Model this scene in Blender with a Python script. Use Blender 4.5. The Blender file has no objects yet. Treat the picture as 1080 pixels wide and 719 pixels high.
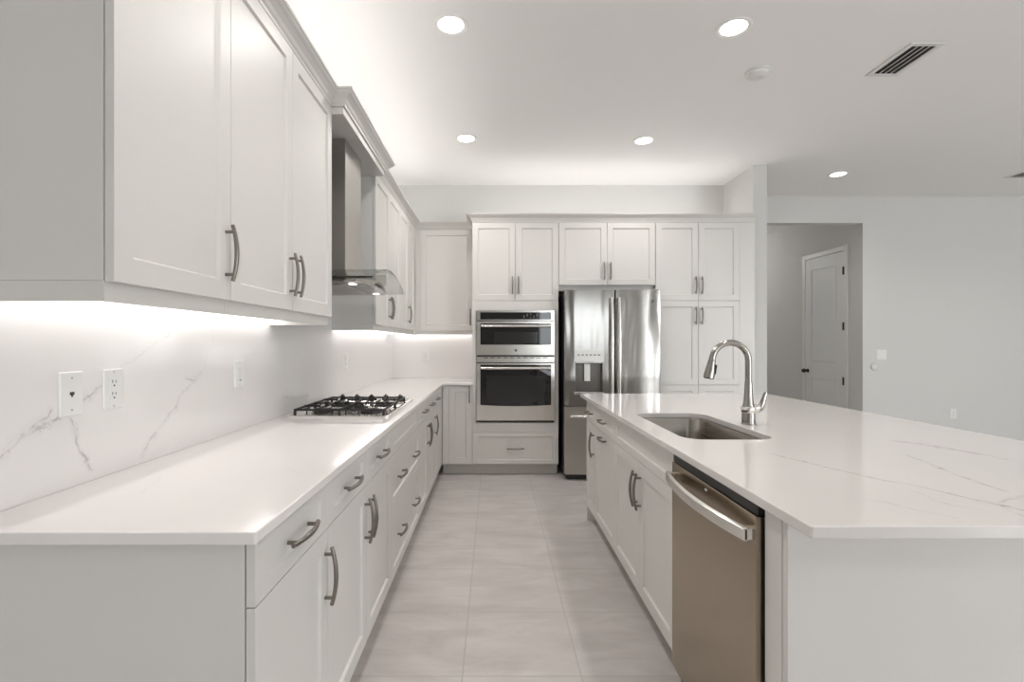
import bpy, bmesh, math
from mathutils import Vector, Matrix
PI = math.pi
S = bpy.context.scene
C = S.collection

# ------------------------------------------------------------------ camera, world, light, exposure
W_, H_, FPX = 1080.0, 719.0, 528.0
HC = 1.295
cd = bpy.data.cameras.new('camera'); cam = bpy.data.objects.new('camera', cd); C.objects.link(cam)
cam.location = (0, 0, HC); cam.rotation_euler = (PI/2, 0, 0)
cd.sensor_fit = 'HORIZONTAL'; cd.sensor_width = 36; cd.lens = 36*FPX/W_
cd.shift_x = (W_/2 - 520.3)/W_; cd.shift_y = (362.0 - H_/2)/W_
cd.clip_start = 0.05
S.camera = cam
S.view_settings.view_transform = 'Standard'; S.view_settings.look = 'None'
S.view_settings.gamma = 1; S.view_settings.use_curve_mapping = False
S.view_settings.exposure = 0.0
try:
    S.cycles.use_denoising = True; S.cycles.max_bounces = 10; S.cycles.diffuse_bounces = 6
    S.cycles.sample_clamp_indirect = 6; S.cycles.caustics_reflective = False; S.cycles.caustics_refractive = False
except Exception: pass
w = bpy.data.worlds.new('sky'); S.world = w; w.use_nodes = True
_nt = w.node_tree; _tc = _nt.nodes.new('ShaderNodeTexCoord'); _sp = _nt.nodes.new('ShaderNodeSeparateXYZ'); _cr = _nt.nodes.new('ShaderNodeValToRGB')
_cr.color_ramp.elements[0].position = .48; _cr.color_ramp.elements[0].color = (.16, .15, .12, 1)
_cr.color_ramp.elements[1].position = .53; _cr.color_ramp.elements[1].color = (.80, .88, .95, 1)
_mr = _nt.nodes.new('ShaderNodeMapRange'); _mr.inputs['From Min'].default_value = -1
_nt.links.new(_tc.outputs['Generated'], _sp.inputs[0]); _nt.links.new(_sp.outputs[2], _mr.inputs['Value']); _nt.links.new(_mr.outputs[0], _cr.inputs[0]); _nt.links.new(_cr.outputs[0], _nt.nodes['Background'].inputs[0])
w.node_tree.nodes['Background'].inputs[1].default_value = 1.2

def area(name, loc, rot, sx, sy, power, col):
    l = bpy.data.lights.new(name, 'AREA'); l.shape = 'RECTANGLE'; l.size = sx; l.size_y = sy
    l.energy = power; l.color = col
    o = bpy.data.objects.new(name, l); C.objects.link(o); o.location = loc; o.rotation_euler = rot
    return o
DAY = (0.92, 0.97, 1.0)
# added area lights for daylight through made-up sliding doors behind the camera
area('daylight_1', (2.25, -4.3, 1.75), (PI/2, 0, 0), 1.95, 1.35, 28, DAY)
area('daylight_2', (7.15, -4.3, 1.35), (PI/2, 0, 0), 2.5, 2.2, 325, DAY)
CAN_W, CAN_COL = 7.5, (1.0, 0.965, 0.93)
LED_UNDER, LED_TOP = 2.8, 16.5
LED_COL = (1.0, 0.975, 0.95)

# ------------------------------------------------------------------ materials
def newmat(name):
    m = bpy.data.materials.new(name); m.use_nodes = True
    return m, m.node_tree, m.node_tree.nodes['Principled BSDF']
def nd(nt, t, **kw):
    n = nt.nodes.new(t)
    for k, v in kw.items(): setattr(n, k, v)
    return n
def simple(name, col, rough=.5, metal=0, spec=.5, bump=None, emit=None, coat=0):
    m, nt, b = newmat(name)
    b.inputs['Base Color'].default_value = (*col, 1); b.inputs['Roughness'].default_value = rough
    b.inputs['Metallic'].default_value = metal; b.inputs['Specular IOR Level'].default_value = spec
    b.inputs['Coat Weight'].default_value = coat
    if emit:
        b.inputs['Emission Color'].default_value = (*emit[0], 1); b.inputs['Emission Strength'].default_value = emit[1]
    if bump:
        sc, st = bump
        tc = nd(nt, 'ShaderNodeTexCoord'); n = nd(nt, 'ShaderNodeTexNoise'); n.inputs['Scale'].default_value = sc
        n.inputs['Detail'].default_value = 4
        bp = nd(nt, 'ShaderNodeBump'); bp.inputs['Strength'].default_value = st; bp.inputs['Distance'].default_value = .002
        nt.links.new(tc.outputs['Object'], n.inputs['Vector']); nt.links.new(n.outputs['Fac'], bp.inputs['Height'])
        nt.links.new(bp.outputs['Normal'], b.inputs['Normal'])
    return m
M = {}
M['cab'] = simple('cabinet_paint', (.685, .668, .642), .38, bump=(60, .04))
M['cab_in'] = simple('cabinet_box', (.74, .73, .71), .5)
M['wall'] = simple('wall_paint', (.635, .632, .615), .85, bump=(90, .12))
M['wall_dark'] = simple('rear_wall_paint', (.46, .44, .41), .85)  # made-up darker tone for the unseen rear wall, calms steel reflections
M['ceil'] = simple('ceiling_paint', (.88, .875, .865), .9, bump=(45, .35))
M['trim'] = simple('trim_paint', (.74, .73, .715), .4)
M['door'] = simple('hall_door_paint', (.72, .725, .72), .45)
M['plastic'] = simple('white_plastic', (.80, .80, .785), .3)
M['slot'] = simple('dark_slot', (.03, .03, .03), .5)
M['black'] = simple('black_enamel', (.012, .012, .013), .35)
M['iron'] = simple('cast_iron', (.018, .017, .016), .55, bump=(200, .2))
M['glass_black'] = simple('black_glass', (.008, .008, .009), .04, spec=.8)
M['window_mesh'] = simple('oven_window', (.022, .021, .022), .10, spec=.7)
M['dark_steel'] = simple('dark_side_steel', (.05, .048, .045), .45, metal=.3)
M['rubber'] = simple('black_rubber', (.01, .01, .01), .7)
M['lens'] = simple('lamp_lens', (.9, .9, .9), .4, emit=((1, .97, .92), 9))
M['bulb'] = simple('hood_lamp_lens', (.9, .9, .9), .4, emit=((1, .97, .92), 1.5))
M['can_in'] = simple('lamp_reflector', (.9, .89, .87), .35)
M['led_under'] = simple('led_bar_lens', (.9, .9, .9), .4, emit=(LED_COL, LED_UNDER))
M['led_top'] = simple('led_tape', (.9, .9, .9), .4, emit=(LED_COL, LED_TOP))
M['vent_dark'] = simple('duct_dark', (.02, .018, .017), .8)
M['mark_light'] = simple('pale_print', (.75, .75, .73), .4)
M['mark_dark'] = simple('dark_emblem', (.12, .12, .12), .3, metal=.7)
M['bronze'] = simple('dark_bronze', (.06, .05, .045), .35, metal=.8)

def metal(name, col, rough, axis='z', aniso=0.0, streak=.05, wave=0):
    m, nt, b = newmat(name)
    b.inputs['Base Color'].default_value = (*col, 1); b.inputs['Metallic'].default_value = 1
    b.inputs['Roughness'].default_value = rough
    tc = nd(nt, 'ShaderNodeTexCoord'); mp = nd(nt, 'ShaderNodeMapping')
    mp.inputs['Scale'].default_value = {'z': (1, 1, 300), 'x': (300, 2, 2), 'y': (2, 300, 2)}[axis]
    n = nd(nt, 'ShaderNodeTexNoise'); n.inputs['Scale'].default_value = 3; n.inputs['Detail'].default_value = 3
    mr = nd(nt, 'ShaderNodeMapRange'); mr.inputs['To Min'].default_value = rough-streak; mr.inputs['To Max'].default_value = rough+streak
    nt.links.new(tc.outputs['Object'], mp.inputs[0]); nt.links.new(mp.outputs[0], n.inputs['Vector'])
    nt.links.new(n.outputs['Fac'], mr.inputs['Value']); nt.links.new(mr.outputs[0], b.inputs['Roughness'])
    if wave:
        mw = nd(nt, 'ShaderNodeMapping'); mw.inputs['Scale'].default_value = (5, 5, .9); nw = nd(nt, 'ShaderNodeTexNoise'); nw.inputs['Scale'].default_value = 1.3; nw.inputs['Detail'].default_value = 1
        bw = nd(nt, 'ShaderNodeBump'); bw.inputs['Strength'].default_value = 1; bw.inputs['Distance'].default_value = .012
        nt.links.new(tc.outputs['Object'], mw.inputs[0]); nt.links.new(mw.outputs[0], nw.inputs['Vector']); nt.links.new(nw.outputs['Fac'], bw.inputs['Height']); nt.links.new(bw.outputs['Normal'], b.inputs['Normal'])
    if aniso:
        b.inputs['Anisotropic'].default_value = aniso
        tg = nd(nt, 'ShaderNodeTangent', direction_type='RADIAL', axis='Z')
        nt.links.new(tg.outputs[0], b.inputs['Tangent'])
    return m
M['steel'] = metal('stainless_steel', (.40, .385, .365), .17, 'z', wave=1)
M['steel_soft'] = metal('brushed_stainless', (.55, .53, .50), .30, 'z')
M['slate'] = metal('dishwasher_stainless', (.39, .325, .252), .24, 'z')
M['nickel'] = metal('brushed_nickel', (.25, .23, .205), .34, 'z')
M['chrome'] = metal('faucet_nickel', (.36, .345, .32), .22, 'z')
M['sink'] = metal('sink_steel', (.33, .305, .27), .26, 'z')
M['bright'] = metal('polished_steel', (.86, .84, .80), .20, 'z')
M['recess'] = simple('dispenser_cavity', (.15, .14, .13), .35, metal=.6)

def hood_glass():
    m, nt, b = newmat('smoky_glass')
    b.inputs['Base Color'].default_value = (.62, .64, .62, 1); b.inputs['Roughness'].default_value = .02
    b.inputs['Transmission Weight'].default_value = 1; b.inputs['IOR'].default_value = 1.45
    return m
M['glass'] = hood_glass()

def quartz(name, segs, ui, vi, base=(.81, .79, .78), rough=.10, wob=.035, faint=.5, crk=34):
    """white stone with grey veins; segs = [(u1,v1,u2,v2,width,strength)] in object coordinates ui,vi"""
    m, nt, b = newmat(name); L = nt.links.new
    tc = nd(nt, 'ShaderNodeTexCoord'); sp = nd(nt, 'ShaderNodeSeparateXYZ'); L(tc.outputs['Object'], sp.inputs[0])
    cb = nd(nt, 'ShaderNodeCombineXYZ'); L(sp.outputs[ui], cb.inputs[0]); L(sp.outputs[vi], cb.inputs[1])
    def noise(scale, detail=4, src=None, rough_=.6):
        n = nd(nt, 'ShaderNodeTexNoise'); n.inputs['Scale'].default_value = scale; n.inputs['Detail'].default_value = detail
        n.inputs['Roughness'].default_value = rough_
        L((src or cb).outputs[0], n.inputs['Vector']); return n
    def vm(op, a, bb=None, s=None):
        n = nd(nt, 'ShaderNodeVectorMath', operation=op)
        for i, x in enumerate((a, bb)):
            if x is None: continue
            if isinstance(x, tuple): n.inputs[i].default_value = x
            else: L(x, n.inputs[i])
        if s is not None:
            if isinstance(s, (int, float)): n.inputs['Scale'].default_value = s
            else: L(s, n.inputs['Scale'])
        return n
    def mt(op, *a, clamp=False):
        n = nd(nt, 'ShaderNodeMath', operation=op); n.use_clamp = clamp
        for i, x in enumerate(a):
            if isinstance(x, (int, float)): n.inputs[i].default_value = x
            else: L(x, n.inputs[i])
        return n.outputs[0]
    nz = noise(9, 5); d = vm('SUBTRACT', nz.outputs['Color'], (.5, .5, .5)); d = vm('SCALE', d.outputs[0], s=wob)
    d2 = vm('MULTIPLY', d.outputs[0], (1, 1, 0)); p = vm('ADD', cb.outputs[0], d2.outputs[0]).outputs[0]
    brk = noise(22, 4); brk = nd_map(nt, brk.outputs['Fac'], .42, .62, 0, 1)
    wv = nd_map(nt, noise(14, 3).outputs['Fac'], .35, .75, .3, 1.8)
    total = None; halo = None
    for (u1, v1, u2, v2, wd, st) in segs:
        ax, ay = u2-u1, v2-v1; L2 = ax*ax+ay*ay
        pa = vm('SUBTRACT', p, (u1, v1, 0)).outputs[0]
        t = nd(nt, 'ShaderNodeVectorMath', operation='DOT_PRODUCT'); L(pa, t.inputs[0]); t.inputs[1].default_value = (ax/L2, ay/L2, 0)
        tt = mt('MAXIMUM', mt('MINIMUM', t.outputs['Value'], 1.0), 0.0)
        q = vm('SCALE', (ax, ay, 0), s=tt).outputs[0]
        df = vm('SUBTRACT', pa, q).outputs[0]
        ln = nd(nt, 'ShaderNodeVectorMath', operation='LENGTH'); L(df, ln.inputs[0])
        rr = mt('DIVIDE', ln.outputs['Value'], mt('MULTIPLY', wv, wd))
        v = mt('MULTIPLY', mt('SUBTRACT', 1.0, mt('DIVIDE', rr, .7), clamp=True), st)
        h = mt('MULTIPLY', mt('SUBTRACT', 1.0, mt('DIVIDE', rr, 2.6), clamp=True), st)
        total = v if total is None else mt('MAXIMUM', total, v)
        halo = h if halo is None else mt('MAXIMUM', halo, h)
    pv = vm('ADD', cb.outputs[0], vm('MULTIPLY', vm('SCALE', vm('SUBTRACT', noise(45, 3).outputs['Color'], (.5, .5, .5)).outputs[0], s=.03).outputs[0], (1, 1, 0)).outputs[0])
    vo = nd(nt, 'ShaderNodeTexVoronoi', feature='DISTANCE_TO_EDGE'); vo.inputs['Scale'].default_value = crk; L(pv.outputs[0], vo.inputs['Vector'])
    ck = mt('SUBTRACT', 1.0, mt('DIVIDE', vo.outputs['Distance'], .09), clamp=True)
    fleck = mt('MULTIPLY', mt('MULTIPLY', mt('POWER', halo, 1.3), ck), nd_map(nt, noise(30, 3).outputs['Fac'], .47, .6, 0, 1.1), clamp=True)
    crisp = mt('MAXIMUM', mt('MULTIPLY', total, mt('ADD', mt('MULTIPLY', brk, .72), .2), clamp=True), fleck)
    crisp = mt('MAXIMUM', crisp, mt('MULTIPLY', halo, .13))
    # overall faint clouding
    cl = nd_map(nt, noise(2.2, 3).outputs['Fac'], .35, .7, 0, 1)
    mx0 = nd(nt, 'ShaderNodeMix', data_type='RGBA')
    mx0.inputs['A'].default_value = (*base, 1); mx0.inputs['B'].default_value = (base[0]*.965, base[1]*.955, base[2]*.95, 1)
    L(mt('MULTIPLY', cl, faint), mx0.inputs['Factor'])
    mx = nd(nt, 'ShaderNodeMix', data_type='RGBA'); L(mx0.outputs['Result'], mx.inputs['A'])
    mx.inputs['B'].default_value = (.13, .125, .13, 1)
    L(crisp, mx.inputs['Factor']); L(mx.outputs['Result'], b.inputs['Base Color'])
    b.inputs['Roughness'].default_value = rough; b.inputs['Specular IOR Level'].default_value = .5
    return m
def nd_map(nt, src, a, b, c, d):
    n = nd(nt, 'ShaderNodeMapRange'); n.inputs['From Min'].default_value = a; n.inputs['From Max'].default_value = b
    n.inputs['To Min'].default_value = c; n.inputs['To Max'].default_value = d
    nt.links.new(src, n.inputs['Value']); return n.outputs[0]

SPL = -1.115          # backsplash face
def on_splash(x, y): Y = -SPL*FPX/(520.3-x); return (Y, HC-(y-362)*Y/FPX)
def on_top(x, y): Y = (HC-.914)*FPX/(y-362); return ((x-520.3)*Y/FPX, Y)
def chain(f, pts, wd, st):
    q = [f(*p) for p in pts]
    return [(*q[i], *q[i+1], wd, st) for i in range(len(q)-1)]
sv = []
sv += chain(on_splash, [(0, 481), (23, 460), (51, 445), (62, 440), (97, 414), (110, 401)], .012, .62)
sv += chain(on_splash, [(20, 459), (52, 438), (56, 430)], .006, .5)
sv += chain(on_splash, [(110, 401), (128, 386), (180, 350)], .004, .28)
sv += chain(on_splash, [(74, 442), (80, 462), (95, 496)], .006, .75)
sv += chain(on_splash, [(150, 480), (160, 462), (186, 430), (190, 417), (213, 391)], .007, .40)
sv += chain(on_splash, [(213, 391), (226, 355)], .004, .22)
sv += chain(on_splash, [(196, 397), (206, 399)], .010, .5)
sv += chain(on_splash, [(298, 420), (325, 417)], .02, .30)
M['splash'] = quartz('quartz_backsplash', sv, 1, 2, rough=.12, wob=.05)
iv = []
iv += chain(on_top, [(947.5, 465.5), (977.5, 468.8), (1006, 474), (1035, 478.8)], .014, .75)
iv += chain(on_top, [(1035, 478.8), (1078, 488)], .008, .3)
iv += chain(on_top, [(957.5, 480), (980, 488.8), (1002.5, 498), (1035, 510), (1060, 517.5)], .007, .65)
iv += chain(on_top, [(815, 479), (850, 487.5), (900, 498.8), (937.5, 507.5), (960, 510.8), (1007.5, 522)], .006, .8)
iv += chain(on_top, [(1007.5, 522), (1042.5, 530), (1080, 538)], .009, .95)
iv += chain(on_top, [(965, 518), (987, 527.5), (1002, 532), (1035, 537)], .005, .45)
iv += chain(on_top, [(911, 526), (937.5, 530), (962.5, 537), (1005, 545)], .0035, .45)
iv += chain(on_top, [(1050, 531), (1065, 526), (1080, 522)], .006, .55)
iv += chain(on_top, [(1035, 525), (1080, 545)], .004, .45)
M['island_top'] = quartz('quartz_island_top', iv, 0, 1, base=(.73, .70, .68), rough=.07, wob=.03)
lv = chain(on_top, [(150, 520), (170, 500), (205, 485)], .004, .12) + chain(on_top, [(300, 492), (318, 500)], .004, .2)
M['counter'] = quartz('quartz_counter', lv, 0, 1, base=(.82, .79, .775), rough=.09, wob=.04)

def floor_mat():
    m, nt, b = newmat('porcelain_tile'); L = nt.links.new
    tc = nd(nt, 'ShaderNodeTexCoord')
    mp = nd(nt, 'ShaderNodeMapping'); mp.inputs['Location'].default_value = (.12, -1.948+.463*20, 0)
    L(tc.outputs['Object'], mp.inputs[0])
    br = nd(nt, 'ShaderNodeTexBrick'); br.offset = 0; br.squash = 1
    br.inputs['Scale'].default_value = 1; br.inputs['Brick Width'].default_value = .463; br.inputs['Row Height'].default_value = .463
    br.inputs['Mortar Size'].default_value = .0028; br.inputs['Mortar Smooth'].default_value = .3
    br.inputs['Color1'].default_value = (1, 1, 1, 1); br.inputs['Color2'].default_value = (.93, .93, .93, 1)
    L(mp.outputs[0], br.inputs['Vector'])
    m2 = nd(nt, 'ShaderNodeMapping'); m2.inputs['Scale'].default_value = (1.5, 5, 1); L(tc.outputs['Object'], m2.inputs[0])
    n = nd(nt, 'ShaderNodeTexNoise'); n.inputs['Scale'].default_value = 1.6; n.inputs['Detail'].default_value = 7; n.inputs['Roughness'].default_value = .65
    n.inputs['Distortion'].default_value = .6
    L(m2.outputs[0], n.inputs['Vector'])
    cr = nd(nt, 'ShaderNodeValToRGB'); cr.color_ramp.elements[0].position = .3; cr.color_ramp.elements[1].position = .72
    cr.color_ramp.elements[0].color = (.49, .455, .435, 1); cr.color_ramp.elements[1].color = (.66, .62, .60, 1)
    L(n.outputs['Fac'], cr.inputs[0])
    mu = nd(nt, 'ShaderNodeMix', data_type='RGBA', blend_type='MULTIPLY'); mu.inputs['Factor'].default_value = .8
    L(cr.outputs[0], mu.inputs['A']); L(br.outputs['Color'], mu.inputs['B'])
    gr = nd(nt, 'ShaderNodeMix', data_type='RGBA'); gr.inputs['B'].default_value = (.46, .43, .41, 1)
    L(br.outputs['Fac'], gr.inputs['Factor']); L(mu.outputs['Result'], gr.inputs['A']); L(gr.outputs['Result'], b.inputs['Base Color'])
    b.inputs['Roughness'].default_value = .33
    bp = nd(nt, 'ShaderNodeBump', invert=True); bp.inputs['Strength'].default_value = .3; bp.inputs['Distance'].default_value = .002
    L(br.outputs['Fac'], bp.inputs['Height']); L(bp.outputs['Normal'], b.inputs['Normal'])
    return m
M['floor'] = floor_mat()

# ------------------------------------------------------------------ mesh helpers
def obj(name, bm, mat, parent=None, smooth=False, bevel=0, label=None):
    bmesh.ops.recalc_face_normals(bm, faces=bm.faces[:])
    me = bpy.data.meshes.new(name); bm.to_mesh(me); bm.free()
    me.materials.append(M[mat] if isinstance(mat, str) else mat)
    if smooth:
        me.polygons.foreach_set('use_smooth', [True]*len(me.polygons)); me.set_sharp_from_angle(angle=math.radians(38))
    o = bpy.data.objects.new(name, me); C.objects.link(o)
    if parent: o.parent = parent
    if bevel:
        b = o.modifiers.new('bevel', 'BEVEL'); b.width = bevel; b.segments = 2; b.limit_method = 'ANGLE'; b.angle_limit = math.radians(40)
    if label: o['label'] = label
    return o
def box(bm, x0, x1, y0, y1, z0, z1):
    v = [bm.verts.new((x, y, z)) for x in (x0, x1) for y in (y0, y1) for z in (z0, z1)]
    for f in ((0, 1, 3, 2), (4, 6, 7, 5), (0, 4, 5, 1), (2, 3, 7, 6), (0, 2, 6, 4), (1, 5, 7, 3)):
        bm.faces.new([v[i] for i in f])
    return bm
def B(*a): return box(bmesh.new(), *a)
def loft(bm, rings, cap=True, closed=True):
    R = [[bm.verts.new(p) for p in r] for r in rings]; n = len(R[0])
    for a, b in zip(R, R[1:]):
        for i in range(n if closed else n-1):
            j = (i+1) % n; bm.faces.new((a[i], a[j], b[j], b[i]))
    if cap: bm.faces.new(R[0][::-1]); bm.faces.new(R[-1])
    return bm
def lathe(bm, prof, n=32, c=(0, 0, 0), axis='z', cap=True):
    def P(r, h, t):
        a, b = r*math.cos(t), r*math.sin(t)
        return {'z': (c[0]+a, c[1]+b, c[2]+h), 'x': (c[0]+h, c[1]+a, c[2]+b), 'y': (c[0]+a, c[1]+h, c[2]+b)}[axis]
    return loft(bm, [[P(r, h, 2*PI*i/n) for i in range(n)] for r, h in prof], cap)
def tube(bm, pts, rad, n=16, flat=1.0, up=Vector((0, 0, 1))):
    pts = [Vector(p) for p in pts]; rings = []
    prev = None
    for i, p in enumerate(pts):
        t = (pts[min(i+1, len(pts)-1)]-pts[max(i-1, 0)]).normalized()
        if prev is None:
            u = up if abs(t.dot(up)) < .9 else Vector((1, 0, 0))
            s = t.cross(u).normalized()
        else: s = (prev-t*prev.dot(t)).normalized()
        prev = s; q = t.cross(s)
        r = rad[i] if isinstance(rad, (list, tuple)) else rad
        rings.append([p+s*r*math.cos(2*PI*k/n)+q*r*flat*math.sin(2*PI*k/n) for k in range(n)])
    return loft(bm, rings)
def prism(bm, pts2, h0, h1, axis='y'):
    def P(a, b, h): return {'y': (a, h, b), 'x': (h, a, b), 'z': (a, b, h)}[axis]
    return loft(bm, [[P(a, b, h0) for a, b in pts2], [P(a, b, h1) for a, b in pts2]])
def rrect(x0, x1, y0, y1, r, n=8):
    out = []
    for cx, cy, a in ((x1-r, y1-r, 0), (x0+r, y1-r, 90), (x0+r, y0+r, 180), (x1-r, y0+r, 270)):
        for k in range(n+1):
            t = math.radians(a+90*k/n); out.append((cx+r*math.cos(t), cy+r*math.sin(t)))
    return out
def thing(name, label, cat, loc=(0, 0, 0), rot=0, group=None):
    o = bpy.data.objects.new(name, None); C.objects.link(o); o.location = loc; o.rotation_euler = (0, 0, rot)
    o.empty_display_size = .1
    return tag(o, label, cat, group)
def tag(o, label, cat, group=None):
    o['label'] = label; o['category'] = cat
    if group: o['group'] = group
    return o
def struct(name, bm, mat, label=None, **k):
    o = obj(name, bm, mat, **k); o['kind'] = 'structure'
    if label: o['label'] = label
    return o
def copy_tree(o, parent=None):
    c = o.copy(); C.objects.link(c)
    if parent: c.parent = parent
    for ch in [x for x in o.children]: copy_tree(ch, c)
    return c

# ------------------------------------------------------------------ room shell
CE = 3.048; WL = -1.135; YB = 5.55; YR = 5.99; XR = 8.6; YN = -4.2; WX0, WX1 = 2.555, 2.69; HX = 4.42
struct('floor', B(WL-.15, XR+.15, YN-.15, 10.2, -.1, 0), 'floor', 'grey porcelain tile floor')
struct('ceiling', B(WL-.15, XR+.15, YN-.15, 10.2, CE, CE+.1), 'ceil', 'white textured ceiling')
struct('wall_left', B(WL-.12, WL, YN, YB+.12, 0, CE), 'wall', 'white wall behind left cabinets')
struct('wall_back', B(WL, WX0+.02, YB, YB+.12, 0, CE), 'wall', 'white wall behind the tall cabinets')
bm = bmesh.new(); box(bm, WX0, WX1, 4.92, 10.0, 0, CE)
struct('wall_wing', bm, 'wall', 'white wall end beside the pantry cabinet')
bm = bmesh.new()
box(bm, HX, XR, YR, YR+.12, 0, CE); box(bm, WX1, HX, YR, YR+.12, 2.735, CE)
struct('wall_right', bm, 'wall', 'white wall with hallway opening')
struct('wall_hall', B(HX, HX+.12, YR+.12, 10.0, 0, CE), 'wall', 'hallway side wall')
struct('wall_end', B(WX0, HX+.12, 10.0, 10.12, 0, CE), 'wall')
struct('wall_east', B(XR, XR+.12, YN, YR+.12, 0, CE), 'wall')
# made-up unseen rear wall; its two door openings serve daylight and reflections
bm = bmesh.new()
for x0, x1, z0, z1 in ((WL, 1.25, 0, CE), (1.25, 3.25, 2.45, CE), (3.25, 5.9, 0, CE), (5.9, 8.4, 2.45, CE), (8.4, XR, 0, CE)):
    box(bm, x0, x1, YN-.12, YN, z0, z1)
struct('wall_rear', bm, 'wall_dark')
for i, (x0, x1) in enumerate(((1.25, 3.25), (5.9, 8.4))):
    bm = bmesh.new(); n = 3; wd = (x1-x0)/n
    box(bm, x0, x1, YN-.08, YN-.02, 2.37, 2.45); box(bm, x0, x1, YN-.08, YN-.02, 0, .07)
    for k in range(n+1):
        xx = x0+wd*k; box(bm, max(x0, xx-.045), min(x1, xx+.045), YN-.08, YN-.02, .07, 2.37)
    struct('window_%d' % (i+1), bm, 'trim')
# baseboards
struct('baseboard_right', B(HX, XR, YR-.014, YR, 0, .13), 'trim', bevel=.004)
struct('baseboard_wing', B(WX1, WX1+.014, 4.92, 10, 0, .13), 'trim', bevel=.004)
struct('baseboard_hall', B(HX-.014, HX, 7.19, 10, 0, .13), 'trim', bevel=.004)

# hallway door (in the side wall of the hall, faces -X)
bm = bmesh.new()
D0, D1, DT = 6.29, 7.07, 2.465
CW = .062
for y0, y1, z0, z1 in ((D0-CW, D0, 0, DT+CW), (D1, D1+CW, 0, DT+CW), (D0, D1, DT, DT+CW)):
    box(bm, HX-.02, HX-.0005, y0, y1, z0, z1)
dr = bpy.data.objects.new('door_1', None); C.objects.link(dr); dr['kind'] = 'structure'; dr['label'] = 'grey white two panel hallway door'
obj('door_casing', bm, 'trim', dr, bevel=.004)
bm = bmesh.new()
def dv(y, z, x=HX-.012): return (x, y, z)
def ring(y0, y1, z0, z1, x): return [(x, y0, z0), (x, y1, z0), (x, y1, z1), (x, y0, z1)]
box(bm, HX-.004, HX-.0005, D0+.004, D1-.004, .01, DT-.005)
# stiles and rails around two raised panels
xf = HX-.014
def slab_with_panels(bm, y0, y1, z0, z1, panels):
    ys = [y0, panels[0][0], panels[0][1], y1]
    box(bm, xf, HX-.004, ys[0], ys[1], z0, z1); box(bm, xf, HX-.004, ys[2], ys[3], z0, z1)
    zz = [z0]+[q for p in panels for q in p[2:]]+[z1]
    for a, b in zip(zz[::2], zz[1::2]): box(bm, xf, HX-.004, ys[1], ys[2], a, b)
    for (a, b, c, d) in panels:
        loft(bm, [ring(a, b, c, d, HX-.004), ring(a+.012, b-.012, c+.012, d-.012, HX-.0055), ring(a+.03, b-.03, c+.03, d-.03, HX-.011)], cap=True)
slab_with_panels(bm, D0+.004, D1-.004, .01, DT-.005, [(D0+.13, D1-.13, .24, .82), (D0+.13, D1-.13, 1.03, 2.30)])
obj('door_slab', bm, 'door', dr, bevel=.002)
for z in (2.21, 1.51, .82):
    bm = bmesh.new(); lathe(bm, [(.009, -.05), (.009, .05)], 12, (HX-.024, D0-.002, z)); box(bm, HX-.021, HX-.012, D0-.012, D0+.022, z-.05, z+.05)
    obj('hinge', bm, 'bronze', dr, smooth=True)
bm = bmesh.new(); lathe(bm, [(.026, 0), (.026, -.008), (.015, -.012), (.014, -.035), (.026, -.042), (.03, -.058), (.022, -.08), (.008, -.083)], 24, (HX-.0145, D1-.06, .915), 'x')
obj('door_knob', bm, 'bronze', dr, smooth=True)

# ------------------------------------------------------------------ cabinet builders (local: x right, y inward, z up; front face at y=0)
DTH = .02
def shaker(bm, x0, x1, z0, z1, st=.057, rl=.057, rec=.009):
    x0 += .0015; x1 -= .0015; z0 += .0015; z1 -= .0015
    def r(i, y, j=None): j = i if j is None else j; return [(x0+i, y, z0+j), (x1-i, y, z0+j), (x1-i, y, z1-j), (x0+i, y, z1-j)]
    c = .0014
    return loft(bm, [r(0, DTH), r(0, c), r(c*.3, c*.3), r(c, 0), r(st, 0, rl), r(st+.0015, .002, rl+.0015), r(st+.006, rec, rl+.006)])
def handle_bm(L=.17, cc=.128, proj=.034, vertical=True):
    bm = bmesh.new(); N = 14; pts = []; rad = []
    for i in range(N+1):
        t = -1+2*i/N; h = t*L/2; y = -(proj-.013*t*t)
        pts.append((0, y, h) if vertical else (h, y, 0)); rad.append(.0058+.0012*(1-abs(t)))
    tube(bm, pts, rad, 10)
    for s in (-1, 1):
        h = s*cc/2; yb = -(proj-.013*(cc/L)**2)
        tube(bm, [(0, 0, h), (0, yb, h)] if vertical else [(h, 0, 0), (h, yb, 0)], .0052, 10)
    return bm
_hm = {}
def handle(parent, x, z, vertical, L=.17):
    key = (vertical, L)
    if key not in _hm:
        o = obj('handle', handle_bm(L, L*.76, vertical=vertical), 'nickel', parent, smooth=True)
        _hm[key] = o
    else:
        o = bpy.data.objects.new('handle', _hm[key].data); C.objects.link(o); o.parent = parent
    o.location = (x, 0, z); return o
def front(root, kind, x0, x1, z0, z1, handles=(), rl=.057, st=.057):
    nm = {'door': 'door', 'drawer': 'drawer', 'false': 'false_front'}[kind]
    o = obj(nm, shaker(bmesh.new(), x0, x1, z0, z1, st, rl), 'cab', root)
    for (hx, hz, v) in handles: handle(o, hx, hz, v)
    return o
def cabinet(name, label, loc, rot, w, depth, z0, z1, fronts, toe=None, cat='cabinet', group=None, e0=.0005, e1=.0005):
    root = thing(name, label, cat, loc, rot, group)
    obj('cabinet_box', B(e0, w-e1, DTH+.0035, depth-.002, z0, z1), 'cab', root, bevel=.001)
    if toe: obj('toe_kick', B(e0, w-e1, toe, toe+.012, .002, z0-.0005), 'cab', root)
    for f in fronts: front(root, *f)
    return root
def door(x0, x1, z0, z1, side=None, hz=None, upper=False):
    h = ()
    if side == 'l': h = ((x0+.03, hz, True),)
    if side == 'r': h = ((x1-.03, hz, True),)
    return ('door', x0, x1, z0, z1, h)
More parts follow.
